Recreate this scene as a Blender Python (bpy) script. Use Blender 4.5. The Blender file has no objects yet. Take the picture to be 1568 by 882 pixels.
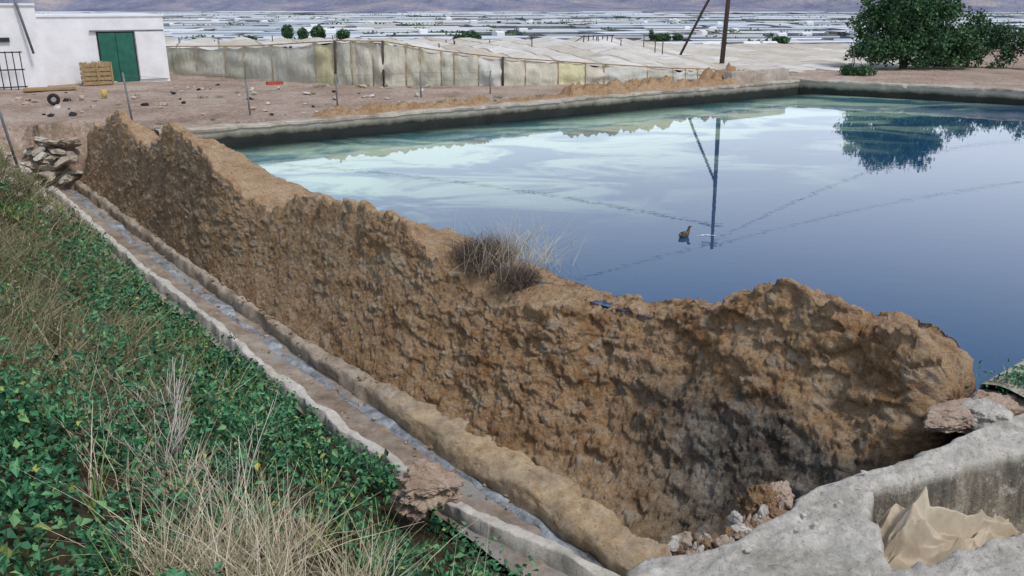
import bpy, bmesh, math, random
import numpy as np
from mathutils import Vector, noise
random.seed(7); rng=np.random.default_rng(7)
scene=bpy.context.scene
# ------------------------------------------------------------------ helpers
C=np.array((-9.6,27.8)); SV=np.array((.6435,-.7655)); NV=np.array((-.7655,-.6435))
def W(s,n): return C[0]+s*SV[0]+n*NV[0], C[1]+s*SV[1]+n*NV[1]
def to_sn(x,y):
    a=x-C[0]; b=y-C[1]
    return a*SV[0]+b*SV[1], a*NV[0]+b*NV[1]
def sstep(a,b,x):
    t=np.clip((x-a)/(b-a),0,1); return t*t*(3-2*t)
def fbm(x,y,z,o=4): return noise.fractal(Vector((x,y,z)),1.0,2.0,o)
def mesh_obj(name,verts,faces,mat=None,smooth=False,parent=None):
    me=bpy.data.meshes.new(name)
    if isinstance(verts,np.ndarray): verts=verts.tolist()
    if isinstance(faces,np.ndarray): faces=faces.tolist()
    me.from_pydata(verts,[],faces); me.update()
    ob=bpy.data.objects.new(name,me); scene.collection.objects.link(ob)
    if mat: me.materials.append(mat)
    if smooth: me.polygons.foreach_set('use_smooth',[True]*len(me.polygons))
    if parent: ob.parent=parent
    return ob
def empty(name):
    e=bpy.data.objects.new(name,None); scene.collection.objects.link(e); return e
def gridfaces(a,b):
    i=np.arange(a-1)[:,None]*b+np.arange(b-1)[None,:]
    return np.stack([i,i+b,i+b+1,i+1],-1).reshape(-1,4)
def tube(name,pts,r,mat,parent=None,seg=8,r2=None):
    vs=[];fs=[];n=len(pts); pts=[Vector(p) for p in pts]
    for i,p in enumerate(pts):
        d=(pts[min(i+1,n-1)]-pts[max(i-1,0)]).normalized()
        a=d.orthogonal().normalized(); b=d.cross(a)
        rr=r if r2 is None else r+(r2-r)*i/(n-1)
        for k in range(seg):
            t=2*math.pi*k/seg; vs.append(p+(a*math.cos(t)+b*math.sin(t))*rr)
    for i in range(n-1):
        for k in range(seg):
            fs.append((i*seg+k,i*seg+(k+1)%seg,(i+1)*seg+(k+1)%seg,(i+1)*seg+k))
    fs.append(tuple(range(seg))[::-1]); fs.append(tuple((n-1)*seg+k for k in range(seg)))
    return mesh_obj(name,[tuple(v) for v in vs],fs,mat,True,parent)
def boxm(name,o,ux,lx,ly,z0,z1,mat,parent=None):
    ux=np.array(ux)/np.hypot(*ux); uy=np.array((-ux[1],ux[0])); o=np.array(o[:2])
    c=[o,o+ux*lx,o+ux*lx+uy*ly,o+uy*ly]
    vs=[(p[0],p[1],z0) for p in c]+[(p[0],p[1],z1) for p in c]
    fs=[(3,2,1,0),(4,5,6,7),(0,1,5,4),(1,2,6,5),(2,3,7,6),(3,0,4,7)]
    return mesh_obj(name,vs,fs,mat,False,parent)
class M:
    def __init__(s,name,rough=.9,spec=.3):
        s.m=bpy.data.materials.new(name); s.m.use_nodes=True; s.nt=s.m.node_tree
        s.b=s.nt.nodes['Principled BSDF']; s.out=s.nt.nodes['Material Output']
        s.b.inputs['Roughness'].default_value=rough; s.b.inputs['Specular IOR Level'].default_value=spec
        s.tc=s.nt.nodes.new('ShaderNodeTexCoord')
    def n(s,t,**k):
        x=s.nt.nodes.new(t)
        for a,v in k.items(): setattr(x,a,v)
        return x
    def l(s,a,b): s.nt.links.new(a,b)
    def co(s,scale=(1,1,1),rot=(0,0,0)):
        mp=s.n('ShaderNodeMapping'); mp.inputs['Scale'].default_value=scale; mp.inputs['Rotation'].default_value=rot
        s.l(s.tc.outputs['Object'],mp.inputs['Vector']); return mp.outputs['Vector']
    def noise(s,scale,detail=4,rough=.6,vec=None,dist=0):
        x=s.n('ShaderNodeTexNoise'); x.inputs['Scale'].default_value=scale; x.inputs['Detail'].default_value=detail
        x.inputs['Roughness'].default_value=rough; x.inputs['Distortion'].default_value=dist
        s.l(vec if vec else s.tc.outputs['Object'],x.inputs['Vector']); return x.outputs['Fac']
    def ramp(s,fac,stops,interp='LINEAR'):
        r=s.n('ShaderNodeValToRGB'); r.color_ramp.interpolation=interp
        e=r.color_ramp.elements
        while len(e)<len(stops): e.new(.5)
        for i,(p,c) in enumerate(stops):
            e[i].position=p; e[i].color=(c,c,c,1) if not hasattr(c,'__len__') else (*c,1)
        s.l(fac,r.inputs['Fac']); return r.outputs['Color']
    def mix(s,f,a,b,mode='MIX'):
        x=s.n('ShaderNodeMixRGB'); x.blend_type=mode
        for v,i in ((f,0),(a,1),(b,2)):
            if hasattr(v,'is_linked'): s.l(v,x.inputs[i])
            elif hasattr(v,'__len__'): x.inputs[i].default_value=(*v,1)
            elif i==0: x.inputs[0].default_value=v
            else: x.inputs[i].default_value=(v,v,v,1)
        return x.outputs[0]
    def math(s,op,a,b=0,clamp=False):
        x=s.n('ShaderNodeMath'); x.operation=op; x.use_clamp=clamp
        for v,i in ((a,0),(b,1)):
            if hasattr(v,'is_linked'): s.l(v,x.inputs[i])
            else: x.inputs[i].default_value=v
        return x.outputs[0]
    def maprange(s,v,a,b,c=0,d=1):
        x=s.n('ShaderNodeMapRange'); s.l(v,x.inputs[0])
        for i,q in enumerate((a,b,c,d)): x.inputs[i+1].default_value=q
        return x.outputs[0]
    def pos(s):
        g=s.n('ShaderNodeNewGeometry'); x=s.n('ShaderNodeSeparateXYZ'); s.l(g.outputs['Position'],x.inputs[0]); return x.outputs
    def island(s):
        g=s.n('ShaderNodeNewGeometry'); return g.outputs['Random Per Island']
    def col(s,c):
        if hasattr(c,'is_linked'): s.l(c,s.b.inputs['Base Color'])
        else: s.b.inputs['Base Color'].default_value=(*c,1)
    def bump(s,h,strength=.5,dist=.05):
        b=s.n('ShaderNodeBump'); b.inputs['Strength'].default_value=strength; b.inputs['Distance'].default_value=dist
        s.l(h,b.inputs['Height']); s.l(b.outputs[0],s.b.inputs['Normal'])
def simple(name,c,rough=.8,var=.25,scale=6,spec=.3,bump=True):
    m=M(name,rough,spec); f=m.noise(scale,4,.65)
    c=np.array(c); m.col(m.ramp(f,[(.3,tuple(c*(1-var))),(.7,tuple(np.minimum(c*(1+var),.9)))]))
    if bump: m.bump(m.noise(scale*6,2),.3,.02)
    return m.m
# ------------------------------------------------------------------ materials
def mat_rubble(name='rubble_masonry',attr=True):
    m=M(name,.95,.12)
    n1=m.noise(1.3,9,.76)
    earth=m.ramp(n1,[(.32,(.26,.14,.065)),(.43,(.47,.28,.14)),(.52,(.6,.395,.22)),(.6,(.67,.49,.315)),(.7,(.72,.6,.46))])
    p=m.pos()
    fine=m.noise(13,6,.8)
    if attr:
        a=m.n('ShaderNodeAttribute'); a.attribute_name='st'; s=m.n('ShaderNodeSeparateColor'); m.l(a.outputs['Color'],s.inputs[0]); topm=a.outputs['Alpha']
        stone=m.ramp(s.outputs[1],[(0,(.36,.25,.15)),(.2,(.6,.47,.33)),(.45,(.68,.6,.47)),(.65,(.4,.36,.31)),(.8,(.6,.38,.22)),(1,(.74,.68,.57))])
        face=m.mix(m.math('MULTIPLY',s.outputs[0],.85),earth,stone)
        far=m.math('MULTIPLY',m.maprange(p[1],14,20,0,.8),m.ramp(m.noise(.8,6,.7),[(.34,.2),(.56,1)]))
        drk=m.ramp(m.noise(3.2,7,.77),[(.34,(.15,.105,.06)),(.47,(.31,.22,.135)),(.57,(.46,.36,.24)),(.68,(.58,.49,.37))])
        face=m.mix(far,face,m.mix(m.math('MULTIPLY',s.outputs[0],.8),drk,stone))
        wob=m.math('ADD',p[2],m.math('MULTIPLY',m.noise(1.0,7,.72),1.9))
        damp=m.math('MULTIPLY',m.maprange(wob,.6,.25),m.math('MULTIPLY',m.maprange(p[1],12.4,11.0),m.maprange(p[0],1.3,2.6)))
        face=m.mix(damp,face,m.ramp(m.noise(2.2,8,.76),[(.34,(.06,.055,.05)),(.46,(.17,.15,.125)),(.56,(.33,.305,.255)),(.68,(.52,.485,.42))]))
        tc=m.ramp(m.noise(2.2,8,.77),[(.35,(.46,.28,.15)),(.5,(.66,.46,.28)),(.65,(.74,.58,.41))])  # wall top: orange clay, painted lighter to look lit from above
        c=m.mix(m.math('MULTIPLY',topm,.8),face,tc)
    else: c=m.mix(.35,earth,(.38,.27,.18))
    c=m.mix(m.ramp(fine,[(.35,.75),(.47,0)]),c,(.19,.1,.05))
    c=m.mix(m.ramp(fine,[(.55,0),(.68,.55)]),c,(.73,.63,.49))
    if attr: c=m.mix(m.math('MULTIPLY',s.outputs[2],.75),c,(.09,.048,.025))  # crevice shade painted into the colour from the cavity mask
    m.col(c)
    m.bump(m.math('ADD',m.noise(30,3,.75),m.math('MULTIPLY',fine,1.8)),1,.06); return m.m
def mat_concrete(name,c0,c1,dark,scale=3,stain=.5,bs=.7,lo=.48,extra=None):
    m=M(name,.9,.2)
    f=m.noise(scale,8,.74)
    c=m.ramp(f,[(.32,c0),(.65,c1)])
    c=m.mix(m.ramp(m.noise(scale*.6,7,.74,dist=.4),[(lo,0),(lo+.14,stain)]),c,dark)
    if extra: c=extra(m,c)
    f2=m.noise(scale*9,5,.8)
    c=m.mix(m.ramp(f2,[(.32,.8),(.44,0)]),c,tuple(np.array(dark)*.6))
    m.col(c); m.bump(f2,bs,.05); return m.m
def tank_extra(m,c):
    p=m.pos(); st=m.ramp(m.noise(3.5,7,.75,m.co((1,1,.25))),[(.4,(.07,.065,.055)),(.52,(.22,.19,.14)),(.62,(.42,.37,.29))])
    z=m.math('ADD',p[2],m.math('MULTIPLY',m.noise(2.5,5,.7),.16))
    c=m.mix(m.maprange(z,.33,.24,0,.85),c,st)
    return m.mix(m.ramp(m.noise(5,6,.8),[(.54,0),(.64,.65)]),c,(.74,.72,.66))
def ledge_extra(m,c):
    p=m.pos(); return m.mix(m.math('MULTIPLY',m.maprange(p[1],15,12.5,0,.85),m.ramp(m.noise(1.4,6,.7),[(.38,.3),(.55,1)])),c,m.ramp(m.noise(5,6,.75),[(.35,(.34,.22,.11)),(.6,(.62,.48,.3))]))
MR=mat_rubble(); MR2=mat_rubble('rubble_earth',False)
MC=mat_concrete('pale_concrete',(.54,.52,.46),(.78,.75,.69),(.36,.31,.25),3,.4)
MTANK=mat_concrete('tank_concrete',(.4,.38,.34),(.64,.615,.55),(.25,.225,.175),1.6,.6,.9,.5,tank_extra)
MLEDGE=mat_concrete('ledge_mortar',(.3,.235,.17),(.58,.51,.42),(.17,.125,.08),2.2,.75,.7,.48,ledge_extra)
MFARW=mat_concrete('basin_wall_concrete',(.34,.31,.26),(.56,.51,.44),(.25,.18,.12),1.2,.8)
def mat_basin_face():
    m=M('basin_wall_face',.85,.3)
    p=m.pos(); z=m.math('ADD',p[2],m.math('MULTIPLY',m.noise(1.4,6,.7),.36))
    c=m.ramp(m.maprange(z,0,1),[(.0,(.01,.013,.013)),(.46,(.022,.027,.024)),(.54,(.13,.13,.1)),(.66,(.32,.31,.26)),(.9,(.44,.42,.37))])
    m.col(c); m.bump(m.noise(12,5),.5,.03); return m.m
MFACE=mat_basin_face()
def mat_ground():
    m=M('ground_earth',.95,.1); p=m.pos()
    f=m.noise(.3,9,.76)
    yard=m.ramp(f,[(.3,(.2,.135,.1)),(.45,(.33,.24,.185)),(.56,(.42,.33,.27)),(.7,(.5,.43,.37))])
    f9=m.noise(7,5,.8)
    yard=m.mix(m.ramp(f9,[(.5,0),(.66,.7)]),yard,(.58,.52,.46)); yard=m.mix(m.ramp(f9,[(.36,.7),(.46,0)]),yard,(.16,.115,.085))
    yard=m.mix(m.ramp(m.noise(.8,7,.77,m.co((1,.6,1))),[(.55,0),(.64,.55)]),yard,(.17,.135,.09))
    plain=m.ramp(m.noise(.003,8,.76),[(.36,(.09,.1,.08)),(.48,(.19,.17,.14)),(.56,(.33,.27,.22)),(.66,(.42,.4,.38))])
    c=m.mix(m.maprange(p[1],85,150),yard,plain)
    c=m.mix(m.math('MULTIPLY',m.maprange(p[1],27,22),m.maprange(p[0],2,-1)),c,m.ramp(m.noise(3,6),[(.4,(.03,.026,.014)),(.65,(.1,.08,.045))]))
    m.col(c); m.bump(f9,.9,.07); return m.m
MG=mat_ground()
def mat_water():
    m=M('reservoir_water'); p=m.pos()
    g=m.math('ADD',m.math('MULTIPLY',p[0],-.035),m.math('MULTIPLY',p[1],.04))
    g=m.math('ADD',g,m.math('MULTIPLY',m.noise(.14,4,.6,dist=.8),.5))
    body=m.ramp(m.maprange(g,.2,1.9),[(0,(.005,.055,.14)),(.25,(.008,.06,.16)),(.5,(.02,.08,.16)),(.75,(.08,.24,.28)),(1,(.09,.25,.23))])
    # milky pale-green algae / silt drifting in the left and centre of the basin
    pm=m.math('MULTIPLY',m.ramp(m.noise(.2,6,.6,m.co((1,1.9,1),(0,0,.6)),dist=1.),[(.45,0),(.55,1)]),m.maprange(g,.85,1.3))
    body=m.mix(m.math('MULTIPLY',pm,.85),body,(.46,.64,.48))
    body=m.mix(m.maprange(m.math('SUBTRACT',p[1],m.math('MULTIPLY',p[0],.72)),32.2,34.2,0,.95),body,(.004,.012,.014))  # body darkened along the far wall, deepening its dark reflection by colour
    d=m.n('ShaderNodeBsdfDiffuse'); m.l(body,d.inputs['Color'])
    gl=m.n('ShaderNodeBsdfGlossy'); gl.inputs['Roughness'].default_value=.012; gl.inputs['Color'].default_value=(.94,.97,1,1)
    fr=m.n('ShaderNodeFresnel'); fr.inputs['IOR'].default_value=1.8
    b=m.n('ShaderNodeBump'); b.inputs['Strength'].default_value=.045; b.inputs['Distance'].default_value=.02
    m.l(m.noise(1.6,3,.55,m.co((1,1.6,1))),b.inputs['Height'])
    m.l(b.outputs[0],gl.inputs['Normal']); m.l(b.outputs[0],fr.inputs['Normal'])
    mx=m.n('ShaderNodeMixShader'); m.l(fr.outputs[0],mx.inputs[0]); m.l(d.outputs[0],mx.inputs[1]); m.l(gl.outputs[0],mx.inputs[2])
    m.l(mx.outputs[0],m.out.inputs['Surface']); return m.m
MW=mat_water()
def mat_leaf(name,stops,rough=.55):
    m=M(name,rough,.3); m.col(m.ramp(m.island(),stops)); return m.m
ML=mat_leaf('nettle_leaf',[(0,(.015,.06,.03)),(.35,(.035,.14,.065)),(.7,(.07,.24,.11)),(.92,(.14,.33,.15)),(.975,(.22,.38,.14)),(1,(.52,.47,.1))],.5)
MSCRUB=mat_leaf('scrub_blade',[(0,(.07,.07,.03)),(.3,(.17,.19,.085)),(.6,(.27,.26,.14)),(.8,(.19,.14,.11)),(1,(.54,.48,.35))],.8)
MGREEN=mat_leaf('grass_blade',[(0,(.08,.16,.05)),(.6,(.2,.3,.1)),(1,(.47,.5,.22))],.7)
MDRY=mat_leaf('dry_stalk',[(0,(.38,.32,.21)),(.6,(.62,.55,.4)),(1,(.78,.72,.58))],.8)
MTREE=mat_leaf('tree_leaf',[(0,(.018,.05,.02)),(.5,(.04,.11,.045)),(.9,(.08,.17,.07)),(1,(.12,.2,.07))],.6)
MTWIG=simple('twig_bark',(.13,.095,.08),.9,bump=False); MBARK=simple('tree_bark',(.12,.09,.06),.95)
MWHITE=simple('white_limewash',(.76,.77,.79),.85,.09,1.2)
MMETAL=simple('grey_metal',(.16,.17,.18),.5,.3,4); MWOODP=simple('dark_pole_wood',(.07,.055,.05),.9)
# ------------------------------------------------------------------ terrain
F_D=np.array((.81,.586)); F_D=F_D/np.hypot(*F_D); F_N=np.array((-F_D[1],F_D[0]))
R=np.array((15.0,45.7)); R_D=np.array((.834,-.554)); R_N=np.array((.554,.834))
E=np.array((5.9,9.3)); E_N=np.array((.586,-.81))
S_T=[-6,-3,2,6,10,13,26]; Z_T=[-1.35,-1.45,-1.75,-1.95,-2.1,-2.2,-2.2]
def zled(s): return np.interp(s,S_T,Z_T)
def bank(s,n):
    k=np.interp(s,[-3,2,6,12],[1.6,1.15,.62,.52]); cap=np.interp(s,[0,5,10],[.55,.9,1.6])
    return np.minimum(zled(s)-.3+k*np.maximum(n-4.6,0),cap)
PZ=-60.
def H(x,y):
    s,n=to_sn(x,y)
    df=(x-C[0])*F_N[0]+(y-C[1])*F_N[1]; dr=(x-R[0])*R_N[0]+(y-R[1])*R_N[1]; d4=(x-E[0])*E_N[0]+(y-E[1])*E_N[1]
    y1=np.interp(x,[-60,5,14,60],[60,62,88,88])
    z=.6+(PZ-.6)*sstep(y1,620,y)-.8*sstep(y1,y1+8,y)
    bz=bank(s,n); w=sstep(-6.5,-4.5,s)
    left=(n>2.6)&(s>-6.5)
    ch=(n<=4.5)
    zz=np.where(ch,-2.9,bz)
    z=np.where(left&(s>-5),zz,np.where(left,z*(1-w)+np.where(ch,z,bz)*w,z))
    inside=(df<.38)&(dr<.38)&(n<=2.6)&(d4<.38)
    z=np.where(inside,-3.,z)
    z=np.where((n<=4.5)&(d4>=.38)&(df<0),np.where(x>6.5,-.1,-2.6),z)
    return z
ax=np.arange(-26,34,.35); gx=np.geomspace(.35,8500,48); xs=np.concatenate([(-26-gx)[::-1],ax,34+gx])
ay=np.arange(-4,62,.35); gy=np.geomspace(.35,8200,64); ys=np.concatenate([(-4-np.geomspace(.5,60,8))[::-1],ay,62+gy])
X,Y=np.meshgrid(xs,ys,indexing='ij'); Z=H(X,Y)
for i in range(0,X.shape[0]):
    for j in range(X.shape[1]):
        if abs(X[i,j])<60 and 0<Y[i,j]<100 and Z[i,j]>-2.5: Z[i,j]+=.07*fbm(X[i,j]*.5,Y[i,j]*.5,0,3)-.03
mesh_obj('ground',np.stack([X,Y,Z],-1).reshape(-1,3),gridfaces(*X.shape),MG,True)
hx=np.linspace(-9000,9000,260); hy=np.linspace(5600,12000,70)
HX,HY=np.meshgrid(hx,hy,indexing='ij'); HZ=np.zeros_like(HX)
for i in range(260):
    for j in range(70):
        b=fbm(HX[i,j]/2200,HY[i,j]/2200,3,6); r=1-abs(fbm(HX[i,j]/900,HY[i,j]/1100,9,5))
        HZ[i,j]=PZ-8+sstep(5650,10000,HY[i,j]+700*b)*(560+320*b+260*r)+30*max(0,b)*sstep(5600,6200,HY[i,j])
m=M('hill_rock_hazed',1,.05)
m.col(m.ramp(m.noise(.0016,9,.74),[(.35,(.13,.15,.24)),(.5,(.24,.25,.33)),(.6,(.36,.33,.35)),(.7,(.45,.42,.4))])); m.bump(m.noise(.003,6,.7),1,90)  # distance haze painted into the hills as a bluish tint
mesh_obj('hills',np.stack([HX,HY,HZ],-1).reshape(-1,3),gridfaces(260,70),m.m,True)
# plain of plastic greenhouses : many low gabled multi-span blocks
vs=[];fs=[];mi=[]
def gh(cx,cy,lx,ly,a,h,zb):
    ca,sa=math.cos(a),math.sin(a); base=len(vs); sk=random.uniform(-.5,.5)
    for (u,v,z) in [(-1,-1,0),(1,-1,0),(1,1,0),(-1,1,0),(-1,-1,h),(1,-1,h),(1,1,h),(-1,1,h),(-1,0,h*1.3),(1,0,h*1.3)]:
        px,py=(u+v*sk*ly/lx)*lx/2,v*ly/2; vs.append((cx+px*ca-py*sa,cy+px*sa+py*ca,zb+z))
    for q,f in enumerate([(0,1,5,4),(2,3,7,6),(1,2,6,9,5),(3,0,4,8,7),(4,5,9,8),(8,9,6,7)]): fs.append(tuple(base+i for i in f)); mi.append(0 if q>3 else 1)
yy=900.
while yy<7200:
    dy=15+yy*.05; xx=-.72*yy
    while xx<.72*yy:
        lx=random.uniform(.02,.12)*yy+20
        clump=noise.noise(Vector((xx/(.2*yy),math.log(yy)*9,3)))
        gap=random.uniform(.002,.015)*yy
        if clump>-.22+.25*(random.random()-.5):
            gh(xx+lx/2,yy+random.uniform(-.3,.3)*dy,lx,dy*random.uniform(.45,1.),random.gauss(.12,.16),random.uniform(2.5,4)+yy*.001,PZ)
        xx+=lx+gap
    yy+=dy*random.uniform(.75,1.05)
m=M('plastic_sheeting_far',.6,.3)
isl=m.island()
c=m.ramp(isl,[(0,(.32,.39,.46)),(.2,(.48,.56,.63)),(.4,(.62,.68,.73)),(.6,(.76,.79,.83)),(.75,(.54,.5,.43)),(.88,(.37,.42,.48)),(1,(.8,.83,.87))])
c=m.mix(m.ramp(m.noise(.03,5,.75,m.co((1,3.5,1))),[(.48,0),(.64,.5)]),c,(.34,.37,.4))
m.col(c)
m2=M('greenhouse_side_net_shaded',.9,.1); m2.col(m2.ramp(m2.noise(.02,3),[(.4,(.13,.16,.19)),(.6,(.28,.3,.32))]))  # side nets with their shade painted in as darker blue-grey
ob=mesh_obj('greenhouse_plain',vs,fs,m.m); ob.data.materials.append(m2.m); ob.data.polygons.foreach_set('material_index',mi)
vs=[];fs=[];mi=[]
for i in range(60):
    y0=random.uniform(1000,3600); gh(random.uniform(-.6,.6)*y0,y0,random.uniform(10,26),random.uniform(8,14),random.uniform(0,1),random.uniform(5,9),PZ+3)
mesh_obj('farmhouse_group',vs,fs,MWHITE)
P=[]
for i in range(1100):
    y0=random.uniform(1100,5500); x0=random.uniform(-.65,.65)*y0
    if noise.noise(Vector((x0/300,y0/300,8)))>.05:
        for q in range(12): P.append((x0+random.gauss(0,.006*y0),y0+random.gauss(0,6),PZ+random.uniform(1,6)+y0*.001))
def leaves(name,P,size,mat,up=.7,parent=None,asp=.55):
    k=len(P); P=np.asarray(P); size=np.asarray(size)[:,None]
    nrm=rng.normal(size=(k,3)); nrm/=np.linalg.norm(nrm,axis=1,keepdims=True); nrm[:,2]+=up*1.5; nrm/=np.linalg.norm(nrm,axis=1,keepdims=True)
    t=rng.normal(size=(k,3)); t-=nrm*(t*nrm).sum(1,keepdims=True); t/=np.linalg.norm(t,axis=1,keepdims=True); b=np.cross(nrm,t)
    v=np.stack([P-t*size*.5,P+b*size*asp*.5+nrm*size*.12-t*size*.1,P+t*size*.5-nrm*size*.1,P-b*size*asp*.5+nrm*size*.12-t*size*.1],1).reshape(-1,3)
    i=np.arange(k)[:,None]*4; f=np.concatenate([i+np.array([[0,1,2]]),i+np.array([[0,2,3]])])
    return mesh_obj(name,v,f,mat,False,parent)
leaves('distant_trees',P,rng.uniform(4,9,len(P)),MTREE,.1,None,.9)
# ------------------------------------------------------------------ reservoir water
def ni(s): return np.interp(s,[-1,0,2.5,6,10,18.7,20,22,23.6],[.1,.15,.3,.9,1.05,1.05,.8,.5,.3])
poly=[]
for s in np.linspace(-.6,23.5,30): poly.append((*W(s,float(ni(s))+.35),0))
poly.append((*W(24.2,.6),0))
q=E+E_N*.1; poly.append((q[0],q[1],0)); q2=E+F_D*30+E_N*.1; poly.append((q2[0],q2[1],0))
q3=R+R_D*32+R_N*.1; poly.append((q3[0],q3[1],0)); poly.append((R[0]+.1,R[1]+.15,0))
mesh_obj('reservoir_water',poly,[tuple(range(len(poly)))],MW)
def basin_wall(name,p0,d,nrm,L,thick,ztop,step=.2,lo=-.9):
    k=int(L/step)+1; prof=[(0,lo),(0,.0),(0,.25),(0,ztop-.12),(-.05,ztop-.1),(-.05,ztop-.02),(-.01,ztop),(thick*.33,ztop+.01),(thick*.66,ztop+.01),(thick,ztop),(thick+.03,ztop-.04),(thick+.03,.3)]
    v=[]
    for i in range(k):
        t=i*step; chip=max(0,fbm(t*1.7,2,p0[0],4)-.3)*.3
        for (a,z) in prof:
            e=.06*fbm(t*.9,z*3,a*3+p0[0],5)+(chip if a<0 else 0); zz=z+(.05*fbm(t*.9,1.3,a,5)-chip*.4 if z>.3 else 0)
            a2=a+e; v.append((p0[0]+d[0]*t+nrm[0]*a2,p0[1]+d[1]*t+nrm[1]*a2,zz))
    ob=mesh_obj(name,v,gridfaces(k,len(prof)),MFACE,False); ob.data.materials.append(MFARW)
    for idx,pl in enumerate(ob.data.polygons):
        if idx%(len(prof)-1)>=3: pl.material_index=1
    return ob
p0=C-F_D*1.8
basin_wall('reservoir_far_wall',p0,F_D,F_N,float(np.dot(R-p0,F_D))+.5,.5,.68)
basin_wall('reservoir_side_wall',R-R_D*.3,R_D,R_N,32,.6,.72)
basin_wall('reservoir_near_wall',E-F_D*.5,F_D,E_N,30,.45,.3)
# ------------------------------------------------------------------ breached rubble wall
T=np.array([ # s, zi, no, zo
(-4.7,-.2,2.75,-.4),(-4.3,.2,2.75,.4),(-3.6,.3,2.7,.6),(-2.7,.35,2.7,.78),(-1.9,.4,2.7,1.12),(-1.1,.4,2.7,1.36),(-.6,.35,2.7,1.25),(.1,.3,2.7,.9),(.9,.25,2.7,.66),(1.7,.22,2.7,.62),
(2.3,.2,2.7,.78),(2.9,.18,2.7,1.18),(3.5,.15,2.7,1.36),(4.6,.15,2.7,1.34),(5.1,.12,2.7,1.15),(6.0,.12,2.65,.95),(6.6,.1,2.6,.6),(7.3,.1,2.5,.2),(8.2,.1,2.35,-.1),(8.9,.1,2.2,-.1),(9.3,.1,2.05,.2),(9.7,.1,2.0,.42),
(10.6,.1,2.0,.5),(11.5,.12,2.0,.56),(12.7,.15,2.0,.66),(13.5,.2,2.0,.66),(14.1,.22,2.0,.58),(14.6,.26,2.0,.33),(15.0,.26,2.0,.2),(15.4,.2,2.0,.0),(16.3,.08,2.0,-.32),(17,.08,1.95,-.32),(17.6,.08,1.9,-.18),
(18.7,.08,1.6,-.06),(19.2,.12,1.3,.04),(19.6,.2,1.15,.16),(20.3,.33,1.1,.4),(20.7,.38,1.1,.43),(21.0,.62,1.05,.8),(21.4,.9,1.0,1.08),(21.75,.9,1.0,1.06),(22.2,.82,1.0,.95),(22.65,.76,1.0,.9),(23.1,.78,1.05,.9),(23.35,.88,1.1,1.0),(23.6,.72,1.1,.86)])
ss=np.concatenate([np.arange(-4.7,12,.032),np.arange(12,18,.022),np.arange(18,23.61,.015)])
tt=np.concatenate([np.linspace(0,.999,8),np.linspace(1,1.99,38),np.linspace(2,3,126),[3.15]])
G=np.zeros((len(ss),len(tt),3)); 
for i,s in enumerate(ss):
    zi,no,zo=[np.interp(s,T[:,0],T[:,k]) for k in (1,2,3)]
    nii=float(ni(s))
    if s<0: nii=np.interp(s,[-4.7,-.5,0],[1.8,1.2,.15])
    jag=.09*fbm(s*2.6,5,0,3)+.06*(noise.cell(Vector((s*3.3,1,1)))-.5)+.045*(noise.cell(Vector((s*8,1,1)))-.5)
    nj=.12*fbm(s*1.3,8,0,3)
    zi+=.05*fbm(s*2.2,0,0,3)
    zb=float(zled(s)); nb=float(np.interp(s,[12,16],[3.2,3.05]))
    pw=float(np.interp(s,[8,17,20],[.8,.55,.45]))
    for j,t in enumerate(tt):
        if t<1: n_,z_=nii-.12*(1-t),-1.0+(zi+1.0)*t
        elif t<2:
            u=t-1; z2=zo+jag; n_=nii+(no+nj-nii)*u; z_=zi+(z2-zi)*(u**1.6 if zo>zi else u**.8)
            if zo-zi>.25: z_=zi+(z2-zi)*sstep(.45,.93,u)
        elif t<=3:
            u=t-2; fd=max(0,1-u*6); n_=no+(nb-no)*(pw*u+(1-pw)*u*u)+nj*max(0,1-u*2); z_=zo+(zb-zo)*u+jag*fd
        else: n_,z_=nb+.02,zb-.5
        x,y=W(s,n_); G[i,j]=(x,y,z_)
def cap(G,row,ds,nc,zc):
    base=G[row].copy(); s0=ss[row]; out=[]; ctr=np.array((*W(s0,nc),zc))
    for k,(f,d) in enumerate([(.985,.04),(.96,.09),(.91,.14),(.84,.19),(.75,.24),(.65,.28),(.55,.3),(.42,.32),(.3,.33),(.15,.34),(.03,.34)]):
        r=ctr+(base-ctr)*f; r[:,0]+=SV[0]*d*ds; r[:,1]+=SV[1]*d*ds; out.append(r)
    return np.array(out)
G=np.concatenate([cap(G,0,-1,2.2,-.6)[::-1],G,cap(G,-1,1,.75,-.2)])
dS=np.gradient(G,axis=0); dT=np.gradient(G,axis=1); Nn=np.cross(dT,dS); Nn/=np.linalg.norm(Nn,axis=2,keepdims=True)+1e-9
for _ in range(12): Nn[1:-1,1:-1]=(Nn[1:-1,1:-1]+Nn[2:,1:-1]+Nn[:-2,1:-1]+Nn[1:-1,2:]+Nn[1:-1,:-2])/5
if np.dot(Nn[len(G)//2,100][:2],NV)<0: Nn=-Nn
D=np.zeros(G.shape[:2]); A=np.zeros(G.shape[:2]+(4,))
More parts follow.
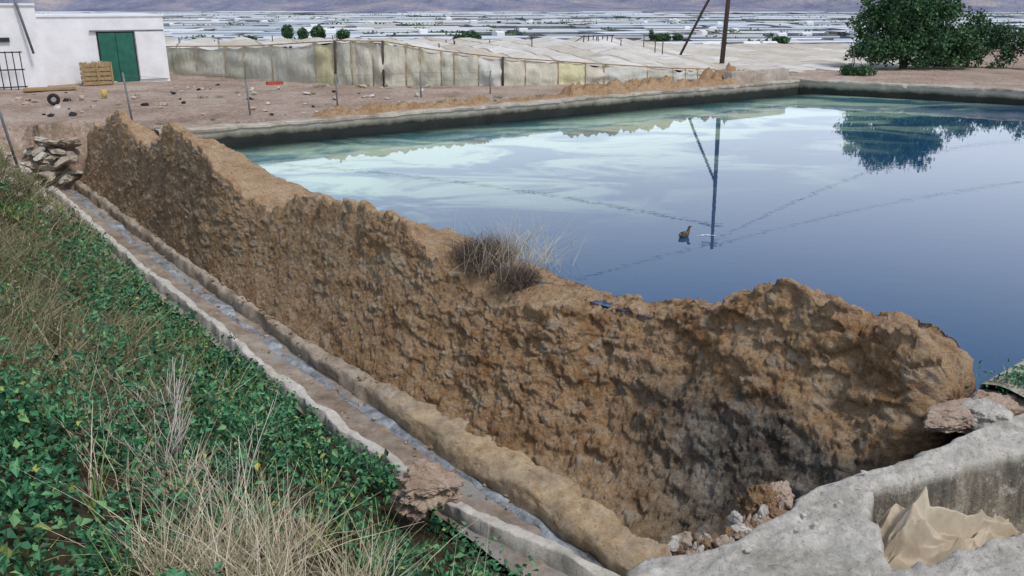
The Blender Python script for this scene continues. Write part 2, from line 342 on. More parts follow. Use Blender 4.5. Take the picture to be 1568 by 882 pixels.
for i in range(G.shape[0]):
    for j in range(G.shape[1]):
        p=Vector(G[i,j]); s_=(G[i,j,0]-C[0])*SV[0]+(G[i,j,1]-C[1])*SV[1]
        near=min(1,max(0,(s_-12)/7))
        w1=noise.noise_vector(p*5.5)
        a=noise.fractal(p*.9,1,2,3)*(.05+.08*near)
        b=noise.fractal(p*4.2,.5,2.1,7)*(.018+.016*near)
        # broken blocky courses : every irregular lump sits at its own depth
        qc=Vector((p.x*2.0,p.y*2.0,p.z*4.8))+w1*.28; vc,pc=noise.voronoi(qc); hc=noise.cell_vector(pc[0]*3.77); ec=min(1,(vc[1]-vc[0])*5)
        blk=(hc.x-.5)*(.025+.09*near)*(.35+.65*ec)
        q=Vector((p.x*4.2,p.y*4.2,p.z*6.2))+w1*.3
        vd,vp=noise.voronoi(q); e=vd[1]-vd[0]; h1=noise.cell_vector(vp[0]*7.31)
        blk+=(h1.z-.5)*(.012+.03*near)*min(1,e*6)
        q2=p*11+w1*.5; vd2,vp2=noise.voronoi(q2); e2=vd2[1]-vd2[0]; h2=noise.cell_vector(vp2[0]*5.17)
        patch=noise.noise(p*.8+Vector((5,5,5)))
        big=1. if h1.x>.72-.4*patch else 0.; sm=1. if h2.x>.6-.35*patch else 0.
        st=min(1,max(0,(e-.1)*6)); st2=min(1,max(0,(e2-.15)*4))
        D[i,j]=a+b+blk+big*st*(.008+.03*h1.y)+sm*st2*.016
        A[i,j,0]=max(big*st*(.5+.4*h1.z),sm*st2*.75)
        A[i,j,1]=h1.y if big*st>sm*st2*.8 else h2.y
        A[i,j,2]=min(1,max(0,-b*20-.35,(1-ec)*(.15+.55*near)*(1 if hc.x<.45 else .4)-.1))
        tj=tt[j]; A[i,j,3]=min(1,max(0,(2.05+.12*noise.noise(p*2.5)-tj)*14)) if tj>1 else 1
D*=np.where(np.arange(G.shape[1])<7,.3,1)[None,:]
G=G+Nn*D[...,None]
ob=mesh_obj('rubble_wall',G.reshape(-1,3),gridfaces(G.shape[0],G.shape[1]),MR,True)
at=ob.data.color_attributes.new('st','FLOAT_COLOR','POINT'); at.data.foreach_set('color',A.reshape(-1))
# ------------------------------------------------------------------ channel along the wall foot
def strip(name,prof,s0,s1,step,mat,amp=.02,smooth=True):
    st=np.arange(s0,s1,step); v=[];k=None
    for s in st:
        pr=prof(s); k=len(pr)
        for (n_,z_) in pr:
            n2=n_+amp*fbm(s*1.5,n_*2,z_*2,5)*1.5; z2=z_+amp*fbm(s*2,n_*5,7,5)
            v.append((*W(s,n2),z2))
    return mesh_obj(name,v,gridfaces(len(st),k),mat,smooth)
def dense(pr,k=4):
    o=[]
    for a,b in zip(pr[:-1],pr[1:]):
        for i in range(k): o.append((a[0]+(b[0]-a[0])*i/k,a[1]+(b[1]-a[1])*i/k))
    o.append(pr[-1]); return o
def ledge(s):
    z=float(zled(s)); e=float(np.interp(s,[-5,11,15,17.5,21],[3.36,3.36,3.42,3.52,3.52])); rd=float(np.interp(s,[14,17],[0,1]))
    b=rd*.08
    return dense([(2.9,z+.0+b),(3.1,z-.01+b),(3.2,z-.02+b*.9),(e-.07,z-.03+b*.4),(e-.02,z-.06-b*.3),(e,z-.1-b*.4),(e+.02,z-.45)],4)
strip('masonry_ledge',ledge,-6,21.9,.05,MLEDGE,.05)
def bed(s):
    z=float(zled(s))-.3; return dense([(3.1,z),(3.4,z-.03),(3.7,z-.02),(3.85,z+.02),(4.6,z+.04)],3)
m=M('channel_silt',.75,.4); s1=m.noise(1.8,8,.76)
c=m.ramp(s1,[(.3,(.15,.115,.085)),(.48,(.3,.24,.185)),(.65,(.46,.41,.35))]); c=m.mix(m.ramp(m.noise(.9,6,.7,dist=.7),[(.5,0),(.6,.7)]),c,(.34,.35,.35))
m.col(c); m.bump(m.noise(14,6,.77),.9,.045)
strip('irrigation_channel',bed,-6,22.2,.08,m.m,.025)
def wet(s):
    z=float(zled(s))-.285; w=.1+.04*math.sin(s*1.7)+.09*fbm(s*1.3,0,0,5); c=3.6+.05*fbm(s*.8,3,3,4)*2
    return dense([(c-w,z-.035),(c,z+.002),(c+w,z-.035)],4)
m=M('wet_channel_mud',.6,.4); m.col(m.ramp(m.noise(2.5,8,.8,dist=.4),[(.36,(.12,.12,.12)),(.46,(.23,.25,.27)),(.55,(.36,.4,.44)),(.64,(.54,.59,.64))])); m.bump(m.noise(12,5,.77),1,.045)
strip('channel_trickle',wet,-5.5,21.4,.04,m.m,.04)
def kerb(s):
    z=float(zled(s))-.02; n0=float(np.interp(s,[-5,4,10,16,18,19.3,20.5,21.6,22.5],[4.1,4.24,4.24,4.4,4.35,4.25,4.0,3.75,3.6]))
    z-=.07*max(0,fbm(s*.9,4,4,4)); w=.17+.06*fbm(s*1.7,1,9,4)
    return dense([(n0-.02,z-.4),(n0,z-.02),(n0+.02,z),(n0+w-.02,z),(n0+w,z-.02),(n0+w+.02,z-.4)],2)
strip('concrete_kerb',kerb,-5,22.4,.04,MC,.045)
# ------------------------------------------------------------------ rocks : broken convex chunks
def rock(name,c,size,mat,seed,rough=.12,sub=2,rz=0,parent=None,npts=16,tilt=0):
    rr=random.Random(seed); bm=bmesh.new()
    for i in range(npts):
        v=Vector((rr.gauss(0,1),rr.gauss(0,1),rr.gauss(0,1))).normalized()*rr.uniform(.85,1.1); bm.verts.new(v)
    r=bmesh.ops.convex_hull(bm,input=bm.verts[:]); bmesh.ops.triangulate(bm,faces=bm.faces[:])
    if sub: bmesh.ops.subdivide_edges(bm,edges=bm.edges[:],cuts=2**sub-1,use_grid_fill=True,smooth=0)
    bm.normal_update(); cr,sr=math.cos(rz),math.sin(rz)
    for v in bm.verts:
        q=v.co*1.5+Vector((seed*3.1,seed,0)); p=v.co+v.normal*rough*noise.fractal(q*1.6,.8,2,5)
        x,y,z=p.x*size[0],p.y*size[1],p.z*size[2]; z+=x*tilt
        v.co=(c[0]+x*cr-y*sr,c[1]+x*sr+y*cr,c[2]+z)
    me=bpy.data.meshes.new(name); bm.to_mesh(me); bm.free(); ob=bpy.data.objects.new(name,me); scene.collection.objects.link(ob)
    me.materials.append(mat)
    if parent: ob.parent=parent
    return ob
MROCKP=mat_concrete('pink_stone',(.5,.37,.28),(.7,.57,.46),(.34,.2,.13),3,.5,1)
rock('boulder',(*W(19.35,5.2),-1.5),(.48,.38,.36),MROCKP,3,.3,4,.3,None,22)
rock('broken_stone_block',(4.85,8.4,.2),(.46,.26,.17),MROCKP,2,.14,4,.5,None,24)
rock('broken_stone_block',(5.15,8.32,.22),(.38,.28,.16),MTANK,4,.14,4,.2,None,24)
rock('broken_stone_block',(5.5,8.75,.16),(.4,.28,.18),MROCKP,6,.14,4,.6,None,24)
g=empty('brick_rubble')
for i in range(70):
    t=random.random(); x=2.45-1.1*t+random.uniform(-.08,.16); y=6.6-.75*t+random.uniform(-.08,.1)
    rock('rubble_piece_%d'%i,(x,y,.22+random.uniform(-.14,.06)),tuple(random.uniform(.02,.11) for _ in range(3)),[MROCKP,MR2,MTANK][i%3],10+i,.2,2,i,g)
rock('rubble_piece_big',(2.2,6.58,.28),(.17,.15,.19),MR2,50,.3,4,.3,g)
rock('rubble_piece_big2',(2.42,6.72,.24),(.18,.13,.14),MROCKP,51,.25,4,.9,g)
g=empty('stone_slab_pile')
for i in range(120):
    s=random.uniform(-5.4,-2.6); n=random.uniform(3.3,8.4)
    if n<4.7: s=random.uniform(-5.4,-4.4); z=random.uniform(-1.3,.1)
    else: z=float(bank(s,n))+random.uniform(0,.2)
    rock('slab_%d'%i,(*W(s,n),z),(random.uniform(.15,.5),random.uniform(.12,.4),random.uniform(.06,.18)),[MC,MFARW,MFARW,MLEDGE][i%4],70+i,.2,2,random.uniform(0,6),g,16,random.uniform(-.5,.5))
for i in range(240):
    s=random.uniform(-4.8,3.8); n=random.uniform(4.7,8.8)
    x,y=W(s,n); rock('stone_%d'%i,(x,y,float(bank(s,n))+.04),tuple(random.uniform(.05,.27)*k for k in (1,1,.6)),[MFARW,MLEDGE,MC][i%3],170+i,.2,1,i,g)
g=empty('fallen_debris')
for i in range(170):
    s=random.uniform(2,21.5); n=random.choice([random.uniform(3.1,3.4),random.uniform(3.4,4.15)]); z=float(zled(s))+(.0 if n<3.4 else -.27)
    k=random.uniform(.015,.065); rock('chip_%d'%i,(*W(s,n),z),(k,k*.8,k*.6),[MR2,MROCKP,MLEDGE][i%3],600+i,.2,1,i,g,12)
def mound(name,s0,s1,off,w,h,mat,seed):
    L=s1-s0; nx=int(L/.1)+2; ny=18; v=[]
    for i in range(nx):
        for j in range(ny):
            t=s0+L*i/(nx-1); u=-1+2*j/(ny-1); e=min(1,min(i,nx-1-i)/4.)
            q=C+F_D*t+F_N*(off+u*w/2)
            z=.6+max(0,(h*e*(1-u**2)**.7))*(.5+.75*abs(fbm(t*.9,u,seed,4))+.35*fbm(t*4,u*3,seed,4))-.03
            v.append((q[0],q[1],z))
    return mesh_obj(name,v,gridfaces(nx,ny),mat,True)
mound('earth_rubble_heap',3.6,11.5,.75,.8,.4,MR2,1)
mound('earth_rubble_heap',11.5,16,.8,.7,.25,MR2,2)
mound('earth_rubble_heap',15.2,22.2,1.0,1.2,.7,MR2,3)
mound('earth_rubble_heap',22,27,1.2,.9,.4,MR2,5)
mound('earth_rubble_heap',25.5,29.0,2.2,1.6,.8,MR2,8)
o=R+F_N*.9-F_D*4.2; boxm('parapet_block',o,F_D,4.6,.5,.5,1.2,MFARW)
# ------------------------------------------------------------------ cement tank, near right (height-field solid)
def sdf(px,py,poly):
    d=np.full(px.shape,1e9); ins=np.zeros(px.shape,bool); k=len(poly)
    for i in range(k):
        ax_,ay_=poly[i]; bx,by=poly[(i+1)%k]; ex,ey=bx-ax_,by-ay_
        t=np.clip(((px-ax_)*ex+(py-ay_)*ey)/(ex*ex+ey*ey),0,1)
        d=np.minimum(d,np.hypot(px-ax_-t*ex,py-ay_-t*ey))
        c=((ay_>py)!=(by>py))&(px<(bx-ax_)*(py-ay_)/(by-ay_+1e-12)+ax_); ins^=c
    return np.where(ins,-d,d)
OUT=[(9.4,10.9),(6.6,9.0),(5.43,8.28),(4.92,8.03),(3.93,7.38),(2.79,6.84),(2.35,6.42),(1.9,6.05),(1.5,5.86),(1.13,5.78),(.8,5.5),(.4,5.0),(.2,3.2),(9.4,3.2)]
CAV=[(3.28,6.8),(3.76,6.98),(5.0,7.42),(8.6,9.4),(8.9,8.5),(4.5,6.3),(3.75,5.95),(3.25,5.72),(3.0,5.62),(2.98,5.75),(3.12,6.25)]
tx=np.arange(.0,9.2,.02); ty=np.arange(4.0,10.8,.02)
TX,TY=np.meshgrid(tx,ty,indexing='ij'); do=sdf(TX,TY,OUT); dc=sdf(TX,TY,CAV)
nz1=np.zeros_like(TX); nz2=np.zeros_like(TX)
for i in range(0,TX.shape[0]):
    for j in range(0,TX.shape[1]):
        if abs(do[i,j])<1.5: 
            nz1[i,j]=noise.fractal(Vector((TX[i,j]*2.2,TY[i,j]*2.2,0)),.7,2,6); nz2[i,j]=noise.fractal(Vector((TX[i,j]*6,TY[i,j]*6,4)),.6,2,5)
do=do+nz1*.09+nz2*.03; dc=dc+nz1*.05
top=.3+.05*nz1+.02*nz2
ro=.08
edge=np.clip((-do)/ro,0,1); top=top-ro*(1-np.sqrt(np.clip(1-(1-edge)**2,0,1)))
e2=np.clip(dc/ro,0,1); top=top-ro*(1-np.sqrt(np.clip(1-(1-e2)**2,0,1)))
TZ=np.where(do>0,np.maximum(.2-do*28,-2.6),top)
TZ=np.where(dc<0,np.maximum(.22+dc*9,-.5+.02*nz1),TZ)
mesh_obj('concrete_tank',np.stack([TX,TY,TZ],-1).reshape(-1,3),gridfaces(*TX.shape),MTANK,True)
for i,(x,y) in enumerate([(2.42,6.1),(2.56,6.16),(2.5,6.3),(1.9,5.8),(2.9,6.5),(3.3,7.0)]):
    rock('pebble',(x,y,.33),(.035,.03,.018),MC,400+i,.1,1,i)
# canvas sheet slumped in the tank : crumpled heap with creases
cu=220; v=[]
for i in range(cu):
    for j in range(cu):
        u=-1+2*i/(cu-1); w=-1+2*j/(cu-1)
        q=Vector((u*1.2+w*.5,w*1.3-u*.25,1.7)); qq=q+noise.noise_vector(q*.8)*.5
        r1=1-abs(noise.noise(qq))*3.2; r2=1-abs(noise.noise(qq*1.9+Vector((3,1,4))))*3; r3=1-abs(noise.noise(qq*4.0))*2.4
        rr=math.hypot((u+.5)*.85,(w-.2)*.9); env=max(0,1-rr*.7)
        z=.58*env**1.1+.26*max(-.25,r1)*(.3+.7*env)+.15*max(-.25,r2)*(.35+.65*env)+.03*r3
        x=4.1+u*.92-w*.05+.07*noise.noise(qq*2); y=6.64+w*.33+u*.34+.03*noise.noise(qq*2+Vector((9,9,9)))
        v.append((x,y,-.5+z))
m=M('canvas_cloth',.85,.15); m.col(m.ramp(m.noise(2.5,7,.72),[(.35,(.42,.34,.24)),(.65,(.6,.53,.41))])); m.bump(m.noise(60,2),.15,.01)
mesh_obj('canvas_sheet',v,gridfaces(cu,cu),m.m,True)
# ------------------------------------------------------------------ vegetation
def blades(name,P,D,L,wd,mat,bend=.5,parent=None,seg=3):
    k=len(P); P=np.asarray(P);D=np.asarray(D);D=D/np.linalg.norm(D,axis=1,keepdims=True); L=np.asarray(L)[:,None]
    side=np.cross(D,rng.normal(size=(k,3))); side/=np.linalg.norm(side,axis=1,keepdims=True)
    bd=rng.normal(size=(k,3)); bd[:,2]=-abs(bd[:,2])*.6
    v=[]
    for q in range(seg+1):
        t=q/seg; c=P+D*L*t+bd*L*bend*t*t*.5; w=wd*(1-t*.85)
        v.append(c-side*w); v.append(c+side*w)
    v=np.stack(v,1).reshape(-1,3); i=np.arange(k)[:,None]*(2*(seg+1)); f=[]
    for q in range(seg): f.append(i+np.array([[2*q,2*q+1,2*q+3,2*q+2]]))
    return mesh_obj(name,v,np.concatenate(f),mat,False,parent)
def hb(s,n): return bank(s,n)
BOULD=W(19.35,5.2)
pl=[]
for i in range(4300):
    s=random.uniform(3,26.5); n=4.66+6.8*random.random()**1.05; x,y=W(s,n)
    if x>.35 and y<5.9: continue
    dn=noise.noise(Vector((x*.7,y*.7,9)))+.5*noise.noise(Vector((x*2,y*2,2)))
    if s<15.5 and n>6.3+.15*(s-4) and random.random()<.85: continue
    if s<8 and random.random()<.5: continue
    if dn<-.2: continue
    if math.hypot(x-BOULD[0]+.15,y-BOULD[1]+.35)<.62: continue
    hgt=(.2+.32*random.random()+.45*dn)*(.3+.7*float(sstep(4.6,5.5,n)))*(1.4 if s<19 else 1.05)
    pl.append((x,y,float(hb(s,n)),max(.08,hgt)))
P=[];Sz=[]
for (x,y,z,h) in pl:
    k=int(7+h*24); ax_,ay_=random.gauss(0,.12),random.gauss(0,.12); big=random.uniform(.7,1.3)
    for q in range(k):
        t=1-random.random()**1.6; r=(.05+.17*(1-t)+.05)*random.uniform(.4,1.2); a=random.uniform(0,6.283)
        P.append((x+ax_*t+math.cos(a)*r,y+ay_*t+math.sin(a)*r,z+h*t)); Sz.append(random.uniform(.07,.15)*(1.15-.45*t)*big)
leaves('nettle_bed',P,Sz,ML,.4,None,.62)
def tufts(name,cent,per,L,wd,mat,spread=.5,up=1.2,bend=.5,rad=.15):
    Ps=[];Ds=[];Ls=[]
    for (cx,cy,cz,sc) in cent:
        a=rng.uniform(0,2*math.pi,per); r=rng.uniform(0,rad*sc,per)
        Ps.append(np.stack([cx+np.cos(a)*r,cy+np.sin(a)*r,np.full(per,cz-.03)],1))
        d=rng.normal(size=(per,3))*spread; d[:,2]=up; Ds.append(d); Ls.append(rng.uniform(.4,1,per)*L*sc)
    return blades(name,np.concatenate(Ps),np.concatenate(Ds),np.concatenate(Ls),wd,mat,bend)
ce=[]
for i in range(400):
    s=random.uniform(1.5,17); n=random.uniform(5.8+.12*max(0,s-6),11.5); x,y=W(s,n); ce.append((x,y,float(hb(s,n)),random.uniform(.6,1.7)))
tufts('scrub_thicket',ce,130,.7,.009,MSCRUB,.55,1,.7,.4)
P=[]
for (x,y,z,sc) in ce[::2]:
    for q in range(60): P.append((x+random.gauss(0,.22),y+random.gauss(0,.22),z+sc*random.uniform(.05,.55)))
leaves('scrub_foliage',P,rng.uniform(.03,.09,len(P)),MSCRUB,.3,None,.4)
ce=[]
for i in range(200):
    s=random.uniform(-1,14); n=random.uniform(4.9,8.8); x,y=W(s,n); ce.append((x,y,float(hb(s,n)),random.uniform(.5,1.1)))
tufts('green_grass_tufts',ce,60,.55,.01,MGREEN,.45,1,.7,.22)
ce=[]
for (s,n,sc) in [(20.4,8.3,1.1),(20.9,8.0,1.2),(21.2,8.5,1.2),(20.0,7.8,.9),(21.8,8.2,1.1),(22.1,7.8,1.1),(21.5,7.5,1.0),(19.4,8.3,.8),(22.4,8.4,1.1),(20.8,8.9,1.1),(19.9,7.2,.7),(22.3,7.3,1.),(21.0,7.1,.9),(18.6,8.0,.7),(22.8,7.9,1.1),(17.5,8.6,.8),(22.2,6.7,.7)]:
    x,y=W(s,n); ce.append((x,y,float(hb(s,n)),sc))
tufts('dry_grass_clump',ce,165,1.05,.006,MDRY,.38,1,.6,.3)
ce=[]
for i in range(80):
    s=random.uniform(12,24); n=random.uniform(5.6,9.8); x,y=W(s,n); ce.append((x,y,float(hb(s,n)),random.uniform(.6,1.)))
tufts('tall_grass_tufts',ce,16,1.0,.008,MGREEN,.35,1,.8,.08)
ce=[]
for i in range(50):
    s=random.uniform(13,21.8); n=random.uniform(5.6,9); x,y=W(s,n); ce.append((x,y,float(hb(s,n)),random.uniform(.6,1.1)))
tufts('bleached_stalks',ce,8,1.25,.007,MDRY,.45,1,.5,.08)
def stems(name,x,y,z,H_,count,mat,r=.009):
    g=empty(name)
    for i in range(count):
        a=random.uniform(0,6.28); l=H_*random.uniform(.6,1); lean=random.uniform(.1,.6); pts=[]
        for q in range(6):
            t=q/5; pts.append((x+math.cos(a)*lean*l*t+random.gauss(0,.012),y+math.sin(a)*lean*l*t+random.gauss(0,.012),z+l*t*(1-.15*t)))
        tube('stem_%d'%i,pts,r,mat,g,5,.003)
        for q in range(2,5):
            b=a+random.uniform(-1.5,1.5); p=Vector(pts[q]); tube('twig_%d_%d'%(i,q),[p,p+Vector((math.cos(b)*.12,math.sin(b)*.12,.12)),p+Vector((math.cos(b)*.2,math.sin(b)*.2,.27))],.004,mat,g,4,.002)
MSTEM=simple('dead_stem',(.56,.52,.46),.9,bump=False)
for (s,n) in [(18.2,7.9),(19.4,7.7),(17.0,7.6),(18.8,8.3)]:
    x,y=W(s,n); stems('dead_weed_stalk',x,y,float(hb(s,n)),1.4,8,MSTEM)
sh=empty('wall_shrub'); bx,by=W(15.7,1.3); k=2400
P=np.stack([bx+rng.normal(0,.22,k),by+rng.normal(0,.25,k),np.full(k,.05)],1); d=rng.normal(size=(k,3))*.5; d[:,2]=.8
blades('twigs',P,d,rng.uniform(.2,.6,k),.006,MTWIG,.8,sh)
P=np.stack([bx+.5+rng.normal(0,.42,420),by-.3+rng.normal(0,.42,420),np.full(420,.03)],1); d=rng.normal(size=(420,3))*.42; d[:,2]=1; d[:,0]+=.25
blades('dry_blades',P,d,rng.uniform(.3,1.3,420),.003,MDRY,.6,sh)
bx,by=W(16.9,1.5); P=np.stack([bx+rng.normal(0,.17,1100),by+rng.normal(0,.17,1100),np.full(1100,-.05)],1); d=rng.normal(size=(1100,3))*.5; d[:,2]=.8
blades('twigs_low',P,d,rng.uniform(.15,.45,1100),.006,MTWIG,.7,sh)
P=rng.normal(size=(1100,3))*np.array([.2,.12,.1])+np.array([6.0,8.95,.32]); leaves('weed_plant',P,rng.uniform(.03,.08,1100),ML,.5)
# ------------------------------------------------------------------ trees
def tree(name,x,y,z0,blobs,nleaf,size,trunk=.25,mat=MTREE):
    g=empty(name)
    tube('trunk',[(x,y,z0-.1),(x+.1,y,z0+.8),(x,y+.1,z0+1.6)],trunk,MBARK,g,10,trunk*.6)
    Ps=[]; tot=sum(b[3]**2 for b in blobs)
    for (a,b,c,r,rz) in blobs:
        tube('limb',[(x,y,z0+1.2),((x+a)/2+.1,(y+b)/2,(z0+1.2+c)/2+.1),(a,b,c)],trunk*.4,MBARK,g,6,.02)
        k=int(nleaf*r*r/tot)
        m_=24; cc=rng.normal(size=(m_,3)); cc/=np.linalg.norm(cc,axis=1,keepdims=True); cc*=rng.uniform(.5,1.08,(m_,1))*np.array([r,r,rz])
        idx=rng.integers(0,m_,k); p=cc[idx]+rng.normal(size=(k,3))*r*.14
        Ps.append(p+np.array([a,b,c]))
    P=np.concatenate(Ps); P=P[P[:,2]>z0+.1]
    leaves('crown',P,rng.uniform(.6,1.3,len(P))*size,mat,.4,g,.7)
bl=[(25,56,3.1,2.3,1.9),(23.2,55.5,2.5,1.7,1.6),(26.8,55.6,2.9,2.0,1.8),(24.6,55.2,4.6,1.8,1.3),(26.4,56,4.5,1.7,1.2),(22.4,56,3.3,1.2,1.2),(28.2,56,2.3,1.6,1.4),(23.4,56,4.3,1.4,1.1),(25.2,54.8,2,1.8,1.2),(22.6,55.2,1.6,1.3,.9),(27.2,55,1.5,1.5,.9)]
tree('large_evergreen_tree',25,56,.6,bl,26000,.2)
bl=[(30+i*1.5+random.uniform(-.4,.4),56-i*.9+random.uniform(-.5,.5),1.9+random.uniform(-.3,.5),1.25,1.1) for i in range(9)]
tree('shrub_hedge',33,54.5,.4,bl,13000,.18,.12)
tree('small_tree',29.6,57,.5,[(29.6,57,2.8,1.2,1.1),(30.5,57,2.3,1.1,.9),(28.9,57,2.2,1.,.9)],4000,.18,.12)
tree('low_bush',19.5,50.2,.5,[(19.3,50.2,.8,.6,.4),(20.2,50,.7,.5,.35)],2500,.12,.04)
def fartree(name,x,y,z0,r,h):
    P=rng.normal(size=(700,3)); P/=np.linalg.norm(P,axis=1,keepdims=True); P*=rng.uniform(.5,1.05,(700,1)); P=P*np.array([r,r,h/2])+np.array([x,y,z0+h*.55])
    g=empty(name); tube('trunk',[(x,y,z0),(x,y,z0+h*.5)],r*.12,MBARK,g,6); leaves('crown',P,np.full(700,r*.35),MTREE,.3,g,.8)
for (x,y,r,h) in [(-380,1500,10,26),(-354,1500,9,20),(-328,1500,12.5,24),(-286,1500,11.5,18),(-70,1500,18,12),(-90,1500,9,10),(236,1500,4.6,18),(253,1500,16,10),(281,1500,9,10),(425,1395,13,10),(-420,1400,15,10)]:
    fartree('plain_tree',x,y,PZ+4,r,h)
# ------------------------------------------------------------------ white farm building
BD=np.array((.862,.507)); BN=np.array((-BD[1],BD[0]))
B1=np.array((-18.4,46.9)); b=empty('white_farm_building'); zt=3.85
def quadbox(name,t0,t1,d0,d1,z0,z1,mat):
    o=B1-BD*t1+BN*d0; return boxm(name,o,BD,t1-t0,d1-d0,z0,z1,mat,b)
quadbox('main_walls',0,5.9,0,7,.4,zt,MWHITE)
quadbox('roof_slab',-.06,5.96,-.06,7.06,zt+.003,zt+.09,MWHITE)
MGD=simple('green_metal_door',(.02,.12,.085),.5,.25,3); MDARK=simple('dark_iron',(.03,.032,.035),.6)
quadbox('door_reveal',1.5,3.3,-.03,-.003,.6,3.12,MDARK)
quadbox('door_leaf',1.58,2.4,-.07,-.033,.62,3.05,MGD); quadbox('door_leaf_2',2.43,3.22,-.07,-.033,.62,3.05,MGD)
quadbox('sliding_rail',.05,3.6,-.12,-.04,3.13,3.19,MMETAL)
quadbox('side_panel',.1,1.46,-.1,-.04,.7,3.1,MWHITE)
quadbox('annex_walls',5.93,14,-1.2,5,.3,4.4,MWHITE)
quadbox('annex_roof',5.9,14.1,-1.28,5.1,4.403,4.5,MWHITE)
quadbox('window_lintel',7.2,11,-1.32,-1.21,2.75,2.95,MDARK)
gt=empty('iron_gate')
for i in range(14):
    q=B1-BD*(6.9+i*.3)-BN*1.9; tube('bar_%d'%i,[(q[0],q[1],.55),(q[0],q[1],2.35)],.025,MDARK,gt,6)
for z in (.7,1.5,2.3):
    q=B1-BD*6.8-BN*1.9; q2=B1-BD*11-BN*1.9; tube('rail',[(q[0],q[1],z),(q2[0],q2[1],z)],.03,MDARK,gt,6)
q=B1-BD*6.3-BN*1.6; tube('lamp_pole',[(q[0],q[1],2.2),(q[0]-.9,q[1],7)],.06,MMETAL,b,8)
cr=empty('wooden_crate'); MWD=simple('crate_wood',(.33,.23,.12),.9)
q=B1-BD*4.35-BN*1.6
for i in range(5): boxm('slat_%d'%i,q+BN*0,BD,1.4,.04,.62+i*.22,.62+i*.22+.16,MWD,cr); boxm('slat_b%d'%i,q+BN*.9,BD,1.4,.04,.62+i*.22,.62+i*.22+.16,MWD,cr)
for i in range(5): boxm('side_slat_%d'%i,q+BD*1.36+BN*.05,BN,.84,.04,.62+i*.22,.62+i*.22+.16,MWD,cr)
for t in (0,.67,1.34): boxm('post_%.1f'%t,q-BN*.05+BD*t,BD,.07,.045,.6,1.72,MWD,cr)
P=rng.uniform(0,1,(700,3))*np.array([1.3,.8,1.1]); P=np.stack([q[0]+BD[0]*P[:,0]+BN[0]*P[:,1],q[1]+BD[1]*P[:,0]+BN[1]*P[:,1],.62+P[:,2]],1)
leaves('straw',P,np.full(700,.2),MDRY,.1,cr,.15)
def torus(name,c,R_,r,mat,rz=0):
    v=[];n1,n2=28,10
    for i in range(n1):
        a=i*6.28318/n1
        for j in range(n2):
            t=j*6.28318/n2; x=(R_+r*math.cos(t))*math.cos(a); z=(R_+r*math.cos(t))*math.sin(a); y=r*math.sin(t)
            v.append((c[0]+x*math.cos(rz)-y*math.sin(rz),c[1]+x*math.sin(rz)+y*math.cos(rz),c[2]+z))
    f=[(i*n2+j,i*n2+(j+1)%n2,((i+1)%n1)*n2+(j+1)%n2,((i+1)%n1)*n2+j) for i in range(n1) for j in range(n2)]
    return mesh_obj(name,v,f,mat,True)
MRUB=simple('black_rubber',(.025,.025,.027),.8)
torus('tyre',(-18.6,35.1,.8),.17,.07,MRUB,.4)
def bucket(name,c,r,h,mat):
    v=[];k=16
    for (rr,z) in [(0,0),(r*.75,0),(r,h),(r*.95,h),(r*.7,.03),(0,.03)]:
        for i in range(k): v.append((c[0]+rr*math.cos(i*6.2832/k),c[1]+rr*math.sin(i*6.2832/k),c[2]+z))
    f=[(a*k+i,a*k+(i+1)%k,(a+1)*k+(i+1)%k,(a+1)*k+i) for a in range(5) for i in range(k)]
    mesh_obj(name,v,f,mat,True)
bucket('plastic_bucket',(-17.7,37.6,.6),.14,.36,simple('yellow_plastic',(.5,.4,.12),.5)); bucket('clay_pot',(-18.3,36.8,.6),.12,.2,MROCKP)
MRED=simple('red_plastic',(.4,.08,.05),.5)
g=empty('yard_stones')
for i in range(110):
    x=-23+random.random()*19; y=31+random.random()*14; k=random.uniform(.3,1)**2
    rock('yard_stone_%d'%i,(x,y,.62),(random.uniform(.1,.3)*k,.16*k,.1*k),[MFARW,MROCKP,MC,MRUB][i%4],300+i,.2,1,i,g)
boxm('pallet_board',(-22.6,40.2),BD,2.2,.9,.62,.72,MWD); boxm('plastic_crate',(-12.2,43.4),BD,.8,.3,.62,.78,MRED)
ce=[]
for i in range(90):
    t=random.uniform(-3,26); o_=random.uniform(.8,3.2) if random.random()<.6 else random.uniform(8,13); q=C+F_D*t+F_N*o_; ce.append((q[0],q[1],.6,random.uniform(.3,.9)))
tufts('yard_weeds',ce,40,.35,.01,MSCRUB,.7,.8,.6,.3)
